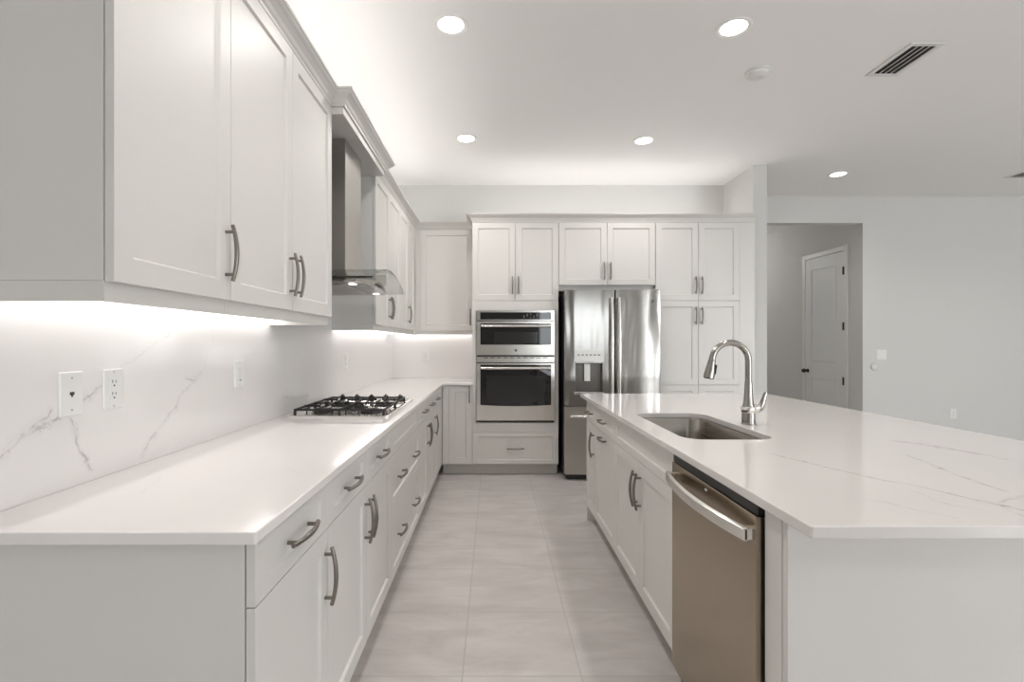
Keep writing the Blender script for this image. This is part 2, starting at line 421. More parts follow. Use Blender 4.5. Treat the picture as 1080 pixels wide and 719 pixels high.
def drawer(x0, x1, z0, z1, n=1, hz=None, kind='drawer', rl=.038):
    hz = (z0+z1)/2 if hz is None else hz
    if n == 0: hs = ()
    elif n == 1: hs = (((x0+x1)/2, hz, False),)
    else: hs = ((x0+(x1-x0)*.25, hz, False), (x0+(x1-x0)*.75, hz, False))
    return (kind, x0, x1, z0, z1, hs, rl)
CTZ, CTT = .914, .026
BZ0, BZ1 = .115, CTZ-CTT-.001
DS = .738     # drawer / door split
XBF = -.50    # left base door face
R90 = PI/2
hzb = .605
dtop = BZ1-.006
def lb(y0, y1, label, fr, **k):   # left base cabinet
    return cabinet('base_cabinet', label, (XBF, y0, 0), R90, y1-y0, .633, BZ0-.008, BZ1, fr, toe=.095, group='white shaker cabinets under the left counter', **k)
w1 = 1.515-1.052
lb(1.052, 1.515, 'white base cabinet at the near end of the left counter, one drawer over one door',
   [drawer(0, w1, DS, dtop), door(0, w1, BZ0, DS, 'r', hzb)])
w2 = 2.445-1.515; h2 = .46
lb(1.515, 2.445, 'white base cabinet with two drawers over two doors, just before the cooktop',
   [drawer(0, h2, DS, dtop), drawer(h2, w2, DS, dtop), door(0, h2, BZ0, DS, 'r', hzb), door(h2, w2, BZ0, DS, 'l', hzb)])
w3 = 3.385-2.445
lb(2.445, 3.385, 'white base cabinet below the cooktop with two wide drawers carrying two pulls each',
   [drawer(0, w3, DS, dtop, 0, kind='false'), drawer(0, w3, .475, DS, 2, .60, rl=.045), drawer(0, w3, BZ0, .475, 2, .30, rl=.045)])
w4 = 4.20-3.385; h4 = .415
lb(3.385, 4.20, 'white base cabinet with two drawers over two doors, just past the cooktop',
   [drawer(0, h4, DS, dtop), drawer(h4, w4, DS, dtop), door(0, h4, BZ0, DS, 'r', hzb), door(h4, w4, BZ0, DS, 'l', hzb)])
w5 = 4.885-4.20
c5 = lb(4.20, 4.885, 'narrow white base cabinet of the left row next to the inner corner',
   [drawer(0, .40, DS, dtop), door(0, .40, BZ0, DS, 'l', hzb)])
obj('corner_filler', B(.401, w5-.001, .002, DTH, BZ0, dtop), 'cab', c5, bevel=.001)
# back base cabinet, faces -Y
cb_ = cabinet('base_cabinet', 'narrow white base cabinet with one tall door between the corner and the wall oven', (-.498, 4.89, 0), 0, .292, .655, BZ0-.008, BZ1,
   [('door', .063, .2915, BZ0, dtop, ((.265, .80, True),))], toe=.095)
obj('corner_filler', B(.0, .0625, .002, DTH, BZ0, dtop), 'cab', cb_, bevel=.001)

# upper cabinets, left
XUF = -.81; UZ0, UZ1 = 1.426, 2.478; hzu = 1.568
def lu(y0, y1, label, fr, rail=True, e=0):
    r = cabinet('wall_cabinet', label, (XUF, y0, 0), R90, y1-y0, .322, UZ0+.004, UZ1+.002, fr, group='white shaker wall cabinets on the left wall')
    bm = B(.0005, y1-y0-.0005, DTH+.001, DTH+.02, 1.386, UZ0+.0035)
    if e in (1, 3): box(bm, .0005, .0185, DTH+.02, .318, 1.386, UZ0+.0035)
    if e in (2, 3): box(bm, y1-y0-.0185, y1-y0-.0005, DTH+.02, .318, 1.386, UZ0+.0035)
    obj('light_rail', bm, 'cab', r)
    return r
U0, U1, U2, U3 = 1.068, 1.546, 2.022, 2.512
lu(U0, U1, 'nearest white wall cabinet on the left with a single tall door',
   [door(0, U1-U0, UZ0, UZ1, 'r', hzu)], e=1)
lu(U1, U3, 'white two-door wall cabinet on the left, just before the range hood',
   [door(0, U2-U1, UZ0, UZ1, 'r', hzu), door(U2-U1, U3-U1, UZ0, UZ1, 'l', hzu)], e=2)
V0, V1, V2, V3, V4 = 3.45, 3.90, 4.36, 4.77, 5.14
lu(V0, V2, 'white two-door wall cabinet just past the range hood',
   [door(0, V1-V0, UZ0, UZ1, 'r', hzu), door(V1-V0, V2-V0, UZ0, UZ1, 'l', hzu)], e=1)
r = lu(V2, 5.20, 'white two-door wall cabinet on the left wall in the far corner',
   [door(0, V3-V2, UZ0, UZ1, 'r', hzu), door(V3-V2, V4-V2, UZ0, UZ1, None)], e=0)
obj('corner_filler', B(V4-V2+.001, 5.20-V2, .002, DTH, UZ0, UZ1), 'cab', r)
# back upper
YU = 5.205
r = cabinet('wall_cabinet', 'white single-door wall cabinet on the back wall beside the wall oven', (-.808, YU, 0), 0, .60, .343, UZ0+.004, UZ1+.002,
   [('door', .045, .5985, UZ0, UZ1, ((.585-.015, hzu, True),))])
obj('corner_filler', B(.0, .044, .002, DTH, UZ0, UZ1), 'cab', r)
bm = B(.0, .599, DTH+.001, DTH+.02, 1.386, UZ0+.0035); box(bm, -.045, -.0005, -.0045, DTH+.02, 1.386, UZ0+.0035)
obj('light_rail', bm, 'cab', r)

# tall cabinets on the back wall
YT = 4.89; TZ1 = 2.478
xo0, xo1, xo2 = -.206, .216, .637
TSPL = 1.712
root = thing('oven_cabinet', 'tall white cabinet housing the wall oven, doors above and a drawer below', 'cabinet', (xo0, YT, 0), 0)
wo = xo2-xo0
bm = bmesh.new(); d1 = YB-YT-.002
box(bm, .0005, .018, DTH, d1, BZ0-.005, TZ1); box(bm, wo-.018, wo-.0005, DTH, d1, BZ0-.005, TZ1)
box(bm, .018, wo-.018, DTH, d1, TSPL-.02, TZ1); box(bm, .018, wo-.018, DTH, d1, BZ0-.005, .50)
obj('cabinet_box', bm, 'cab', root)
OX0, OX1, OZ0, OZ1 = -.168-xo0, .600-xo0, .520, 1.616      # oven opening (local x)
bm = bmesh.new()
box(bm, .001, wo-.001, .001, DTH, OZ1, TSPL-.002); box(bm, .001, wo-.001, .001, DTH, .427, OZ0)
box(bm, .001, OX0, .001, DTH, OZ0, OZ1); box(bm, OX1, wo-.001, .001, DTH, OZ0, OZ1)
obj('face_frame', bm, 'cab', root)
hzt = 1.86
front(root, 'door', 0, xo1-xo0, TSPL, TZ1, ((xo1-xo0-.03, hzt, True),))
front(root, 'door', xo1-xo0, wo, TSPL, TZ1, ((xo1-xo0+.03, hzt, True),))
front(root, *drawer(0, wo, BZ0+.002, .425, 1, .27))
obj('toe_kick', B(.0005, wo-.0005, .095, .107, .002, BZ0-.006), 'cab', root)
xf0, xf1, xf2 = .639, 1.112, 1.583
root = cabinet('wall_cabinet', 'white two-door cabinet above the refrigerator', (xf0, YT, 0), 0, xf2-xf0, YB-YT, 1.866, TZ1, 
   [('door', 0, xf1-xf0, 1.863, TZ1, ((xf1-xf0-.03, 2.0, True),)), ('door', xf1-xf0, xf2-xf0, 1.863, TZ1, ((xf1-xf0+.03, 2.0, True),))])
obj('bottom_filler', B(.001, xf2-xf0-.001, .045, .06, 1.812, 1.8655), 'cab', root)
xp0, xp1, xp2 = 1.585, 2.003, 2.406
wp = xp2-xp0; mp_ = xp1-xp0
root = cabinet('pantry_cabinet', 'tall white pantry cabinet with six doors right of the refrigerator', (xp0, YT, 0), 0, wp, YB-YT, BZ0-.008, TZ1,
   [('door', 0, mp_, TSPL, TZ1, ((mp_-.03, hzt, True),)), ('door', mp_, wp, TSPL, TZ1, ((mp_+.03, hzt, True),)),
    ('door', 0, mp_, .888, TSPL, ((mp_-.03, 1.565, True),)), ('door', mp_, wp, .888, TSPL, ((mp_+.03, 1.565, True),)),
    ('door', 0, mp_, BZ0, .888, ((mp_-.03, .70, True),)), ('door', mp_, wp, BZ0, .888, ((mp_+.03, .70, True),))], toe=.095)
obj('side_filler', B(wp+.0005, WX0-xp0-.0015, .002, .03, .002, TZ1), 'cab', root)

# ------------------------------------------------------------------ crown moulding
def crown(name, path, label, z0=2.482, z1=2.556, pr=.055, ret=False):
    prof = [(-.018, z0), (.004, z0), (.006, z0+.012), (.012, z0+.018), (.018, z0+.032), (.032, z0+.046), (.044, z0+.054), (.048, z0+.062), (pr, z0+.064), (pr, z1), (-.018, z1)]
    n = len(path); P = [Vector(p) for p in path]; offs = []
    for i in range(n):
        def nrm(a, b): d = (b-a).normalized(); return Vector((d.y, -d.x))
        if i == 0: offs.append(nrm(P[0], P[1]))
        elif i == n-1: offs.append(nrm(P[-2], P[-1]))
        else:
            a, b = nrm(P[i-1], P[i]), nrm(P[i], P[i+1]); m_ = (a+b).normalized(); offs.append(m_/m_.dot(a))
    bm = bmesh.new()
    loft(bm, [[(P[i].x+offs[i].x*o, P[i].y+offs[i].y*o, z) for o, z in prof] for i in range(n)])
    return struct(name, bm, 'cab', label)
BU = .062
crown('trim_1', [(-1.134, U0-.002), (XUF-.006, U0-.002), (XUF-.006, U3-.003), (XUF+BU, U3-.003), (XUF+BU, V0+.03), (XUF-.006, V0+.03), (XUF-.006, YU+.006), (xo0-.001, YU+.006)], 'stepped white crown moulding over the left cabinets')
crown('trim_2', [(xo0-.002, YU-.04), (xo0-.002, YT+.006), (WX0-.002, YT+.006)], 'white crown moulding over the tall back cabinets')
bm = B(WL+.001, XUF+BU-.004, U3+.001, V0-.001, 2.445, 2.4795)
o = obj('valance_panel', bm, 'cab', bevel=.002); tag(o, 'white valance panel closing the gap above the range hood chimney', 'panel')

# ------------------------------------------------------------------ countertops and backsplash
def slab(name, outer, hole, mat, label, cat='countertop'):
    bm = bmesh.new()
    ed = []
    for loop in [outer]+([hole] if hole else []):
        vs = [bm.verts.new((x, y, CTZ)) for x, y in loop]
        ed += [bm.edges.new((vs[i], vs[(i+1) % len(vs)])) for i in range(len(vs))]
    bmesh.ops.triangle_fill(bm, use_beauty=True, use_dissolve=False, edges=ed)
    r_ = bmesh.ops.extrude_face_region(bm, geom=bm.faces[:])
    for v in [g for g in r_['geom'] if isinstance(g, bmesh.types.BMVert)]: v.co.z -= CTT
    o = obj(name, bm, mat, bevel=.0025); tag(o, label, cat); return o
XC = -.479
slab('countertop', [(SPL-.0195, 1.009), (XC-.004, 1.009), (XC, 1.013), (XC, 4.855), (xo0-.002, 4.855), (xo0-.002, YB-.001), (SPL-.0195, YB-.001)], None, 'counter',
     'long white quartz counter along the left wall turning the corner')
IX0, IX1, IY0, IY1 = .661, 2.072, 1.042, 3.81
SX0, SX1, SY0, SY1 = .765, 1.137, 1.985, 2.745
slab('countertop', [(IX0+.004, IY0), (IX1, IY0), (IX1, IY1), (IX0+.004, IY1), (IX0, IY1-.004), (IX0, IY0+.004)], rrect(SX0, SX1, SY0, SY1, .085), 'island_top',
     'large white quartz island counter with grey veins and a sink cutout')
bm = B(SPL-.019, SPL, 1.012, YB-.021, CTZ+.0005, 1.4285)
o = obj('backsplash', bm, 'splash', bevel=.001); tag(o, 'veined white quartz backsplash on the left wall', 'backsplash')
o = obj('backsplash', B(SPL-.019, SPL, U3+.002, V0-.002, 1.429, 2.444), 'splash'); tag(o, 'quartz wall panel behind the range hood, between the left wall cabinets', 'backsplash')
o = obj('backsplash', B(SPL-.019, xo0-.002, YB-.020, YB-.0005, CTZ+.0005, 1.4285), 'splash', bevel=.001)
tag(o, 'short white quartz backsplash on the back wall beside the wall oven', 'backsplash')

# ------------------------------------------------------------------ island
XIF = .685
RM = -PI/2
def ib(y_far, y_near, label, fr, **k):
    return cabinet('island_cabinet', label, (XIF, y_far, 0), RM, y_far-y_near, .60, BZ0-.008, BZ1, fr, toe=.07, group='white shaker cabinets of the island', **k)
ib(3.65, 3.37, 'narrow white island cabinet at the far end, drawer over one door', [drawer(0, .28, DS, dtop), door(0, .28, BZ0, DS, 'r', hzb)])
ib(3.37, 2.83, 'white island cabinet with a drawer over a pull-out front, both with horizontal pulls', [drawer(0, .54, DS, dtop), ('door', 0, .54, BZ0, DS, ((.27, .70, False),))])
# sink base (open top so that the bowl hangs in it)
root = thing('island_cabinet', 'white island sink cabinet with two doors, left of the dishwasher', 'cabinet', (XIF, 2.83, 0), RM, 'white shaker cabinets of the island')
ws = 2.83-1.885
bm = bmesh.new(); box(bm, .0005, .018, DTH+.0005, .598, BZ0-.008, BZ1); box(bm, ws-.018, ws-.0005, DTH+.0005, .598, BZ0-.008, BZ1)
box(bm, .018, ws-.018, DTH+.0005, .598, BZ0-.008, BZ0+.01); box(bm, .018, ws-.018, .58, .598, BZ0+.01, BZ1); box(bm, .018, ws-.018, DTH+.0005, .038, .70, BZ1)
obj('cabinet_box', bm, 'cab', root); obj('toe_kick', B(.0005, ws-.0005, .07, .082, .002, BZ0-.0085), 'cab', root)
front(root, *drawer(0, ws, DS, dtop, 0, kind='false')); front(root, *door(0, .475, BZ0, DS, 'r', hzb)); front(root, *door(.475, ws, BZ0, DS, 'l', hzb))
# island casing
root = thing('kitchen_island', 'white panelled body of the island facing the camera under the quartz top', 'island', (0, 0, 0))
bm = bmesh.new(); box(bm, XIF+.001, 1.76, 1.168, 1.188, .002, BZ1)
obj('end_panel', bm, 'cab', root, bevel=.002)
obj('end_panel', B(XIF-.002, 1.76, 3.6515, 3.672, .002, BZ1), 'cab', root, bevel=.002)
obj('back_panel', B(1.74, 1.76, 1.19, 3.65, .002, BZ1), 'cab', root, bevel=.002)
obj('corner_stile', B(XIF-.001, XIF+.05, 1.1885, 1.262, BZ0-.01, BZ1), 'cab', root, bevel=.002)
obj('toe_kick', B(XIF+.07, XIF+.082, 1.19, 1.262, .002, BZ0-.011), 'cab', root)

# dishwasher, faces -X; local frame rot -90: local x from far to near
root = thing('dishwasher', 'stainless dishwasher with a bowed bar handle built into the island', 'dishwasher', (.667, 1.875, 0), RM)
wd = 1.875-1.266
obj('tub', B(.004, wd-.004, .035, .58, .012, .882), 'black', root)
bm = bmesh.new(); loft(bm, [[(a, y, b) for a, b in rrect(.006, wd-.006, .100, .855, .004, 2)] for y in (.034, .003, 0)])
obj('door', bm, 'slate', root, bevel=.002)
obj('control_strip', B(.006, wd-.006, .006, .034, .857, .880), 'black', root)
obj('kick_plate', B(.006, wd-.006, .06, .07, .013, .098), 'black', root)
bm = bmesh.new(); N = 20; rings = []
for i in range(N+1):
    t = -1+2*i/N; x = wd/2+t*(wd/2-.016); y = -.052+.030*t*t
    rings.append([(x, y-.006, .790), (x, y+.007, .786), (x, y+.007, .824), (x, y-.006, .820)])
loft(bm, rings)
for s in (-1, 1):
    x = wd/2+s*(wd/2-.03); box(bm, x-.014, x+.014, -.024, .001, .790, .820)
obj('handle', bm, 'bright', root, bevel=.002, smooth=False)
bm = bmesh.new(); loft(bm, [[(.305+.009*math.cos(2*PI*k/16), y, .836+.004*math.sin(2*PI*k/16)) for k in range(16)] for y in (-.0008, .0002)])
o = obj('emblem', bm, 'mark_light', root)

# sink
root = thing('kitchen_sink', 'rectangular stainless steel undermount sink in the island', 'sink', ((SX0+SX1)/2, (SY0+SY1)/2, CTZ-CTT))
hw, hl = (SX1-SX0)/2, (SY1-SY0)/2
bm = bmesh.new(); rings = []
for g, z, r_ in ((.02, -.0015, .10), (-.002, -.0015, .085), (-.004, -.006, .083), (-.008, -.16, .08), (-.014, -.19, .075), (-.03, -.207, .06), (-.06, -.212, .05), (-.15, -.216, .02)):
    rings.append([(x, y, z) for x, y in rrect(-hw-g, hw+g, -hl-g, hl+g, max(r_, .01))])
loft(bm, rings, cap=False); bm.faces.ensure_lookup_table()
bm.verts.ensure_lookup_table(); n = len(rings[0]); bm.faces.new([bm.verts[len(rings)*n-n+i] for i in range(n)])
o = obj('bowl', bm, 'sink', root, smooth=True); sm = o.modifiers.new('solid', 'SOLIDIFY'); sm.thickness = .0015; sm.offset = -1 
bm = bmesh.new(); lathe(bm, [(.045, 0), (.045, .003), (.035, .004), (.03, .001), (.008, .001), (.006, .01), (.0001, .011)], 28, (0, 0, -.215))
obj('drain', bm, 'chrome', root, smooth=True)

# faucet
FX, FY = 1.208, 2.37
root = thing('kitchen_faucet', 'brushed nickel gooseneck pull-down faucet behind the sink', 'faucet', (FX, FY, CTZ))
bm = bmesh.new(); lathe(bm, [(.033, .0005), (.033, .004), (.031, .006), (.030, .05), (.029, .075), (.0225, .10), (.0195, .14), (.0175, .17), (.0165, .195), (.0165, .2)], 32)
obj('body', bm, 'chrome', root, smooth=True)
bm = bmesh.new(); lathe(bm, [(.0315, .055), (.0335, .058), (.0335, .080), (.0315, .083)], 32); tube(bm, [(0, 0, .07), (.045, 0, .078)], [.021, .019], 20)
obj('collar', bm, 'bright', root, smooth=True)
RA = .086
pts = [(0, 0, .19), (0, 0, .25), (0, 0, .298)]
for i in range(1, 17):
    a = PI*i/16*.97; pts.append((-RA+RA*math.cos(a), 0, .298+RA*math.sin(a)))
e = Vector(pts[-1]); t = (Vector(pts[-1])-Vector(pts[-2])).normalized()
bm = bmesh.new(); tube(bm, pts, .0150, 20); obj('neck', bm, 'chrome', root, smooth=True)
bm = bmesh.new(); tube(bm, [e, e+t*.006, e+t*.02, e+t*.045, e+t*.07, e+t*.090], [.0155, .0170, .0180, .021, .0245, .0250], 24)
sh = obj('spray_head', bm, 'chrome', root, smooth=True)
obj('nozzle', tube(bmesh.new(), [e+t*.0905, e+t*.094], [.022, .021], 24), 'rubber', sh, smooth=True)
bb = e+t*.050+Vector((.018, -.008, 0)); tube_b = tube(bmesh.new(), [bb-t*.024, bb-t*.02, bb+t*.02, bb+t*.024], [.004, .0075, .0085, .005], 12)
obj('spray_button', tube_b, 'rubber', sh, smooth=True)
bm = bmesh.new(); tube(bm, [(.042, 0, .068), (.056, 0, .075), (.066, 0, .095), (.075, 0, .125), (.083, 0, .148)], [.010, .012, .010, .008, .0065], 14, flat=1.4)
obj('lever', bm, 'chrome', root, smooth=True)

# ------------------------------------------------------------------ gas cooktop
CX0, CX1, CY0, CY1 = -1.068, -.538, 2.575, 3.375
root = thing('gas_cooktop', 'stainless gas cooktop with black cast iron grates on the left counter', 'cooktop', ((CX0+CX1)/2, (CY0+CY1)/2, CTZ))
hx, hy = (CX1-CX0)/2, (CY1-CY0)/2
bm = bmesh.new()
loft(bm, [[(x, y, z) for x, y in rrect(-hx+g, hx-g, -hy+g, hy-g, .02, 4)] for g, z in ((0, .0005), (0, .006), (.004, .009), (.018, .009), (.024, .005))])
obj('tray', bm, 'bright', root, smooth=True)
gy0, gy1 = -hy+.03, hy-.16; gm = (gy0+gy1)/2
burn = [(-.13, gy0+.15, .04), (.13, gy0+.15, .046), (-.13, gy1-.15, .046), (.13, gy1-.15, .036), (0, gm, .05)]
for (x, y, r_) in burn:
    bm = bmesh.new(); lathe(bm, [(r_+.012, .005), (r_+.012, .012), (r_, .014), (r_, .020), (r_-.008, .022), (.0001, .022)], 28, (x, y, 0))
    obj('burner', bm, 'iron', root, smooth=True)
def bar(bm, p, q, wd=.0075, z0=.020, z1=.032):
    wd *= .85
    p, q = Vector(p), Vector(q); d = (q-p).normalized(); s = Vector((-d.y, d.x))*wd/2
    loft(bm, [[(c.x+a*s.x, c.y+a*s.y, z) for a, z in ((-1, z0), (1, z0), (.7, z1), (-.7, z1))] for c in (p, q)])
for (a, b) in ((gy0, gm-.002), (gm+.002, gy1)):
    bm = bmesh.new(); x0, x1 = -hx+.028, hx-.028; z0, z1 = .029, .040
    for p, q in (((x0, a+.005), (x1, a+.005)), ((x0, b-.005), (x1, b-.005)), ((x0+.005, a), (x0+.005, b)), ((x1-.005, a), (x1-.005, b)), ((0, a), (0, b))):
        bar(bm, p, q, .011, z0, z1)
    for cx in (x0*.5, x1*.5):
        cy = (a+b)/2
        for dx, dy in ((1, 0), (-1, 0), (0, 1), (0, -1)):
            e_ = (cx+dx*abs(x0)/2, cy+dy*(b-a)/2)
            bar(bm, (cx+dx*.028, cy+dy*.028), e_, .009, z0+.002, z1+.003)
        for dx in (-.5, .5):
            for s in (-1, 1): bar(bm, (cx+dx*abs(x0)/2, cy+s*(b-a)*.27), (cx+dx*abs(x0)/2, cy+s*(b-a)/2), .009, z0+.002, z1+.003)
    for k in range(1, 7):
        x = x0+(x1-x0)*k/7
        for y in (a+.0055, b-.0055): box(bm, x-.0035, x+.0035, y-.0035, y+.0035, .010, z0+.002)
    for x in (x0+.006, 0, x1-.006):
        for y in (a+.006, b-.006): box(bm, x-.006, x+.006, y-.006, y+.006, .006, z0+.002)
    obj('grate', bm, 'iron', root, bevel=.0015)
for k in range(5):
    x = -.19+.095*k
    bm = bmesh.new(); lathe(bm, [(.021, .009), (.021, .013), (.0165, .015), (.0155, .036), (.013, .039), (.0001, .039)], 24, (x, hy-.075, 0))
    box(bm, x-.0035, x+.0035, hy-.09, hy-.06, .037, .047)
    obj('knob', bm, 'bronze', root, smooth=True)

# ------------------------------------------------------------------ range hood
root = thing('range_hood', 'stainless chimney range hood with an arched glass canopy over the cooktop', 'hood', (WL, 2.975, 1.61))
y0, y1 = 2.535-2.975, 3.415-2.975
obj('chimney', B(.021, .305, -.165, .165, .05, .834), 'steel_soft', root, bevel=.002)
N = 24
def arch(y, off=0): return .018+off+.088*(1-(y/ y1)**2)
bm = bmesh.new(); rings = []
XG = .525
for i in range(N+1):
    y = y0+(y1-y0)*i/N; z = arch(y)
    rings.append([(.021, y, z), (XG-.02, y, z), (XG, y, z), (XG, y, z+.008), (XG-.02, y, z+.008), (.021, y, z+.008)])
loft(bm, rings); obj('glass_canopy', bm, 'glass', root, smooth=True)
bm = bmesh.new(); rings = []; yb = .365
for i in range(N+1):
    y = -yb+2*yb*i/N; q = 1-(y/yb)**2; z = .012+.028*q+.008
    rings.append([(.021, y, .006), (.40, y, .006), (.40+.055*(.35+.65*q), y, .012), (.40+.055*(.35+.65*q), y, z), (.36, y, z+.035*q), (.021, y, z+.035*q)])
loft(bm, rings); body = obj('hood_body', bm, 'steel', root)
bm = bmesh.new(); box(bm, .05, .33, -.28, -.01, .002, .0055); box(bm, .05, .33, .01, .28, .002, .0055)
for k in range(13):
    x = .06+.02*k; box(bm, x, x+.008, -.27, -.02, -.001, .002); box(bm, x, x+.008, .02, .27, -.001, .002)
obj('grease_filter', bm, 'steel_soft', root)
for y in (-.27, .27):
    bm = bmesh.new(); lathe(bm, [(.022, .0055), (.022, .002), (.018, .001), (.0001, .001)], 24, (.375, y, 0)); obj('hood_lamp', bm, 'bulb', root, smooth=True)
for k in range(5):
    bm = bmesh.new(); lathe(bm, [(.006, 0), (.006, .004), (.0001, .005)], 16, (.4545, -.07+.035*k, .028), 'x'); obj('button', bm, 'black', root)

# ------------------------------------------------------------------ wall oven with microwave
root = thing('wall_oven', 'stainless double wall oven with black glass doors in the back cabinets', 'oven', (xo0, YT, 0), 0)
a0, a1 = OX0+.004, OX1-.004
obj('oven_box', B(a0+.004, a1-.004, .004, .56, OZ0+.004, OZ1-.004), 'dark_steel', root)
def zz(y): return HC-(y-362)/108.6
def xx_(x): return (x-520.3)/108.6-xo0
def plate(bm, x0, x1, z0, z1, y0, y1, r=.004): 
    return loft(bm, [[(a, y, b) for a, b in rrect(x0, x1, z0, z1, r, 3)] for y in (y1, y0+.001, y0)])
cp = obj('control_panel', plate(bmesh.new(), a0, a1, zz(337.7), OZ1-.002, -.018, .006), 'bright', root)
obj('display_glass', plate(bmesh.new(), xx_(506.5), xx_(581.5), zz(336.8), zz(329.2), -.0195, -.0175, .002), 'glass_black', cp)
bm = bmesh.new()
for k, x in enumerate((552, 555.5, 559, 562.5, 566)):
    for j, y in enumerate((331.2, 333.0, 334.8)):
        if (k+j) % 3: box(bm, xx_(x), xx_(x)+.012, -.0203, -.0194, zz(y)-.0015, zz(y)+.0015)
obj('key_print', bm, 'mark_light', cp)
ud = obj('upper_door', plate(bmesh.new(), a0, a1, zz(374.4), zz(338.6), -.024, .003), 'bright', root)
obj('door_glass', plate(bmesh.new(), xx_(506.6), xx_(581.3), zz(363.5), zz(341), -.0255, -.0235, .006), 'glass_black', ud)
obj('window', plate(bmesh.new(), xx_(521.5), xx_(567), zz(362), zz(350), -.0262, -.0253, .004), 'window_mesh', ud)
def oven_handle(par, y):
    bm = bmesh.new(); z = zz(y)
    tube(bm, [(xx_(507.5), -.062, z), (xx_(544), -.068, z), (xx_(580.5), -.062, z)], .0125, 16)
    for x in (509.5, 578.5): box(bm, xx_(x)-.012, xx_(x)+.012, -.062, -.0245, z-.012, z+.012)
    obj('handle', bm, 'bright', par, smooth=True)
oven_handle(ud, 343.8)
bm = bmesh.new(); lathe(bm, [(.012, 0), (.012, -.002), (.0001, -.0025)], 24, (xx_(544), -.0245, zz(369.5)), 'y'); obj('emblem', bm, 'mark_dark', ud, smooth=True)
bm = plate(bmesh.new(), a0, a1, zz(382), zz(376.2), -.014, .003, .002)
vs = obj('vent_trim', bm, 'bright', root)
bm = bmesh.new()
for k in range(10): box(bm, xx_(510)+.064*k, xx_(510)+.064*k+.045, -.0155, -.0135, zz(377.6), zz(376.9))
obj('vent_slot', bm, 'black', vs)
ld = obj('lower_door', plate(bmesh.new(), a0, a1, zz(443.4), zz(382.9), -.024, .003), 'bright', root)
# glass with gently bowed lower edge
pts = [(xx_(506.6), zz(384.6)), (xx_(581.3), zz(384.6))]+[(xx_(581.3-74.7*k/12), zz(427)-.012*(1-(k/6-1)**2)) for k in range(13)]
bm = bmesh.new(); prism(bm, pts, -.0255, -.0235, 'y'); obj('door_glass', bm, 'glass_black', ld)
obj('window', plate(bmesh.new(), xx_(513), xx_(574.5), zz(424), zz(396.5), -.0262, -.0253, .004), 'window_mesh', ld)
oven_handle(ld, 388)

# ------------------------------------------------------------------ refrigerator
RY = 4.71; RX0, RX1, RXC = .671, 1.579, 1.146
root = thing('refrigerator', 'stainless french-door refrigerator with ice dispenser and freezer drawer', 'refrigerator', (RX0, RY, 0), 0)
def rz(y): return HC-(y-362)*RY/FPX
def rx(x): return (x-520.3)*RY/FPX-RX0
wr = RX1-RX0
obj('case', B(.004, wr-.004, .075, .80, .03, 1.775), 'dark_steel', root, bevel=.003)
def curved(bm, x0, x1, z0, z1, bow=.012, th=.07, n=14, holes=None):
    # slightly bowed door front
    def y_at(x): t = (x-wr/2)/(wr/2); return bow*t*t
    pts = []
    for i in range(n+1):
        x = x0+(x1-x0)*i/n; e_ = 0
        pts.append((x, y_at(x)))
    pts[0] = (x0, pts[0][1]+.006); pts.insert(1, (x0+.004, y_at(x0))); pts[-1] = (x1, pts[-1][1]+.006); pts.insert(-1, (x1-.004, y_at(x1)))
    pts += [(x1, th), (x0, th)]
    return loft(bm, [[(a, b, z) for a, b in pts] for z in (z0, z1)])
FT, FS, FB = rz(305.5), rz(428.4), rz(500.5)
gx = RXC-RX0
dx0, dx1, dz0, dz1 = rx(607), rx(635.7), rz(413.4), rz(382.6)
bm = bmesh.new()
for (p, q, z0_, z1_) in ((.002, dx0, FS+.004, FT), (dx1, gx-.003, FS+.004, FT), (dx0, dx1, FS+.004, dz0), (dx0, dx1, dz1, FT)):
    n_ = 14
    def ya(x): t_ = (x-wr/2)/(wr/2); return .012*t_*t_+(.006 if (x < .003 or abs(x-(gx-.003)) < .001) else 0)
    pts = [(p+(q-p)*i/n_, ya(p+(q-p)*i/n_)) for i in range(n_+1)]+[(q, .07), (p, .07)]
    loft(bm, [[(a, b, z) for a, b in pts] for z in (z0_, z1_)])
dl = obj('left_door', bm, 'steel', root, smooth=True)
bm = bmesh.new(); box(bm, dx0, dx1, .058, .0695, dz0, dz1); box(bm, dx0, dx0+.004, .008, .058, dz0, dz1); box(bm, dx1-.004, dx1, .008, .058, dz0, dz1); box(bm, dx0, dx1, .008, .058, dz1-.004, dz1)
ds = obj('dispenser_recess', bm, 'recess', dl)
obj('dispenser_panel', plate(bmesh.new(), rx(606), rx(637), rz(380.5), rz(368.5), -.002, .01, .003), 'steel_soft', dl)
bm = bmesh.new()
for k in range(6): box(bm, rx(609)+.038*k, rx(609)+.038*k+.022, -.0028, -.0018, rz(374.8), rz(373.6))
obj('key_print', bm, 'mark_dark', dl)
obj('dispenser_paddle', plate(bmesh.new(), rx(617), rx(623), rz(402), rz(383.5), .03, .045, .003), 'plastic', dl)
obj('drip_ledge', B(rx(605.5), rx(637), -.014, .06, rz(416), rz(413.6)), 'bright', dl, bevel=.002)
drr = obj('right_door', curved(bmesh.new(), gx+.003, wr-.002, FS+.004, FT), 'steel', root, smooth=True)
bm = bmesh.new(); lathe(bm, [(.014, .0), (.014, -.002), (.011, -.003), (.0001, -.003)], 24, (rx(689), .0075, rz(317.5)), 'y'); obj('emblem', bm, 'mark_dark', drr, smooth=True)
fz = obj('freezer_drawer', curved(bmesh.new(), .002, wr-.002, FB, FS-.004), 'steel_soft', root, smooth=True)
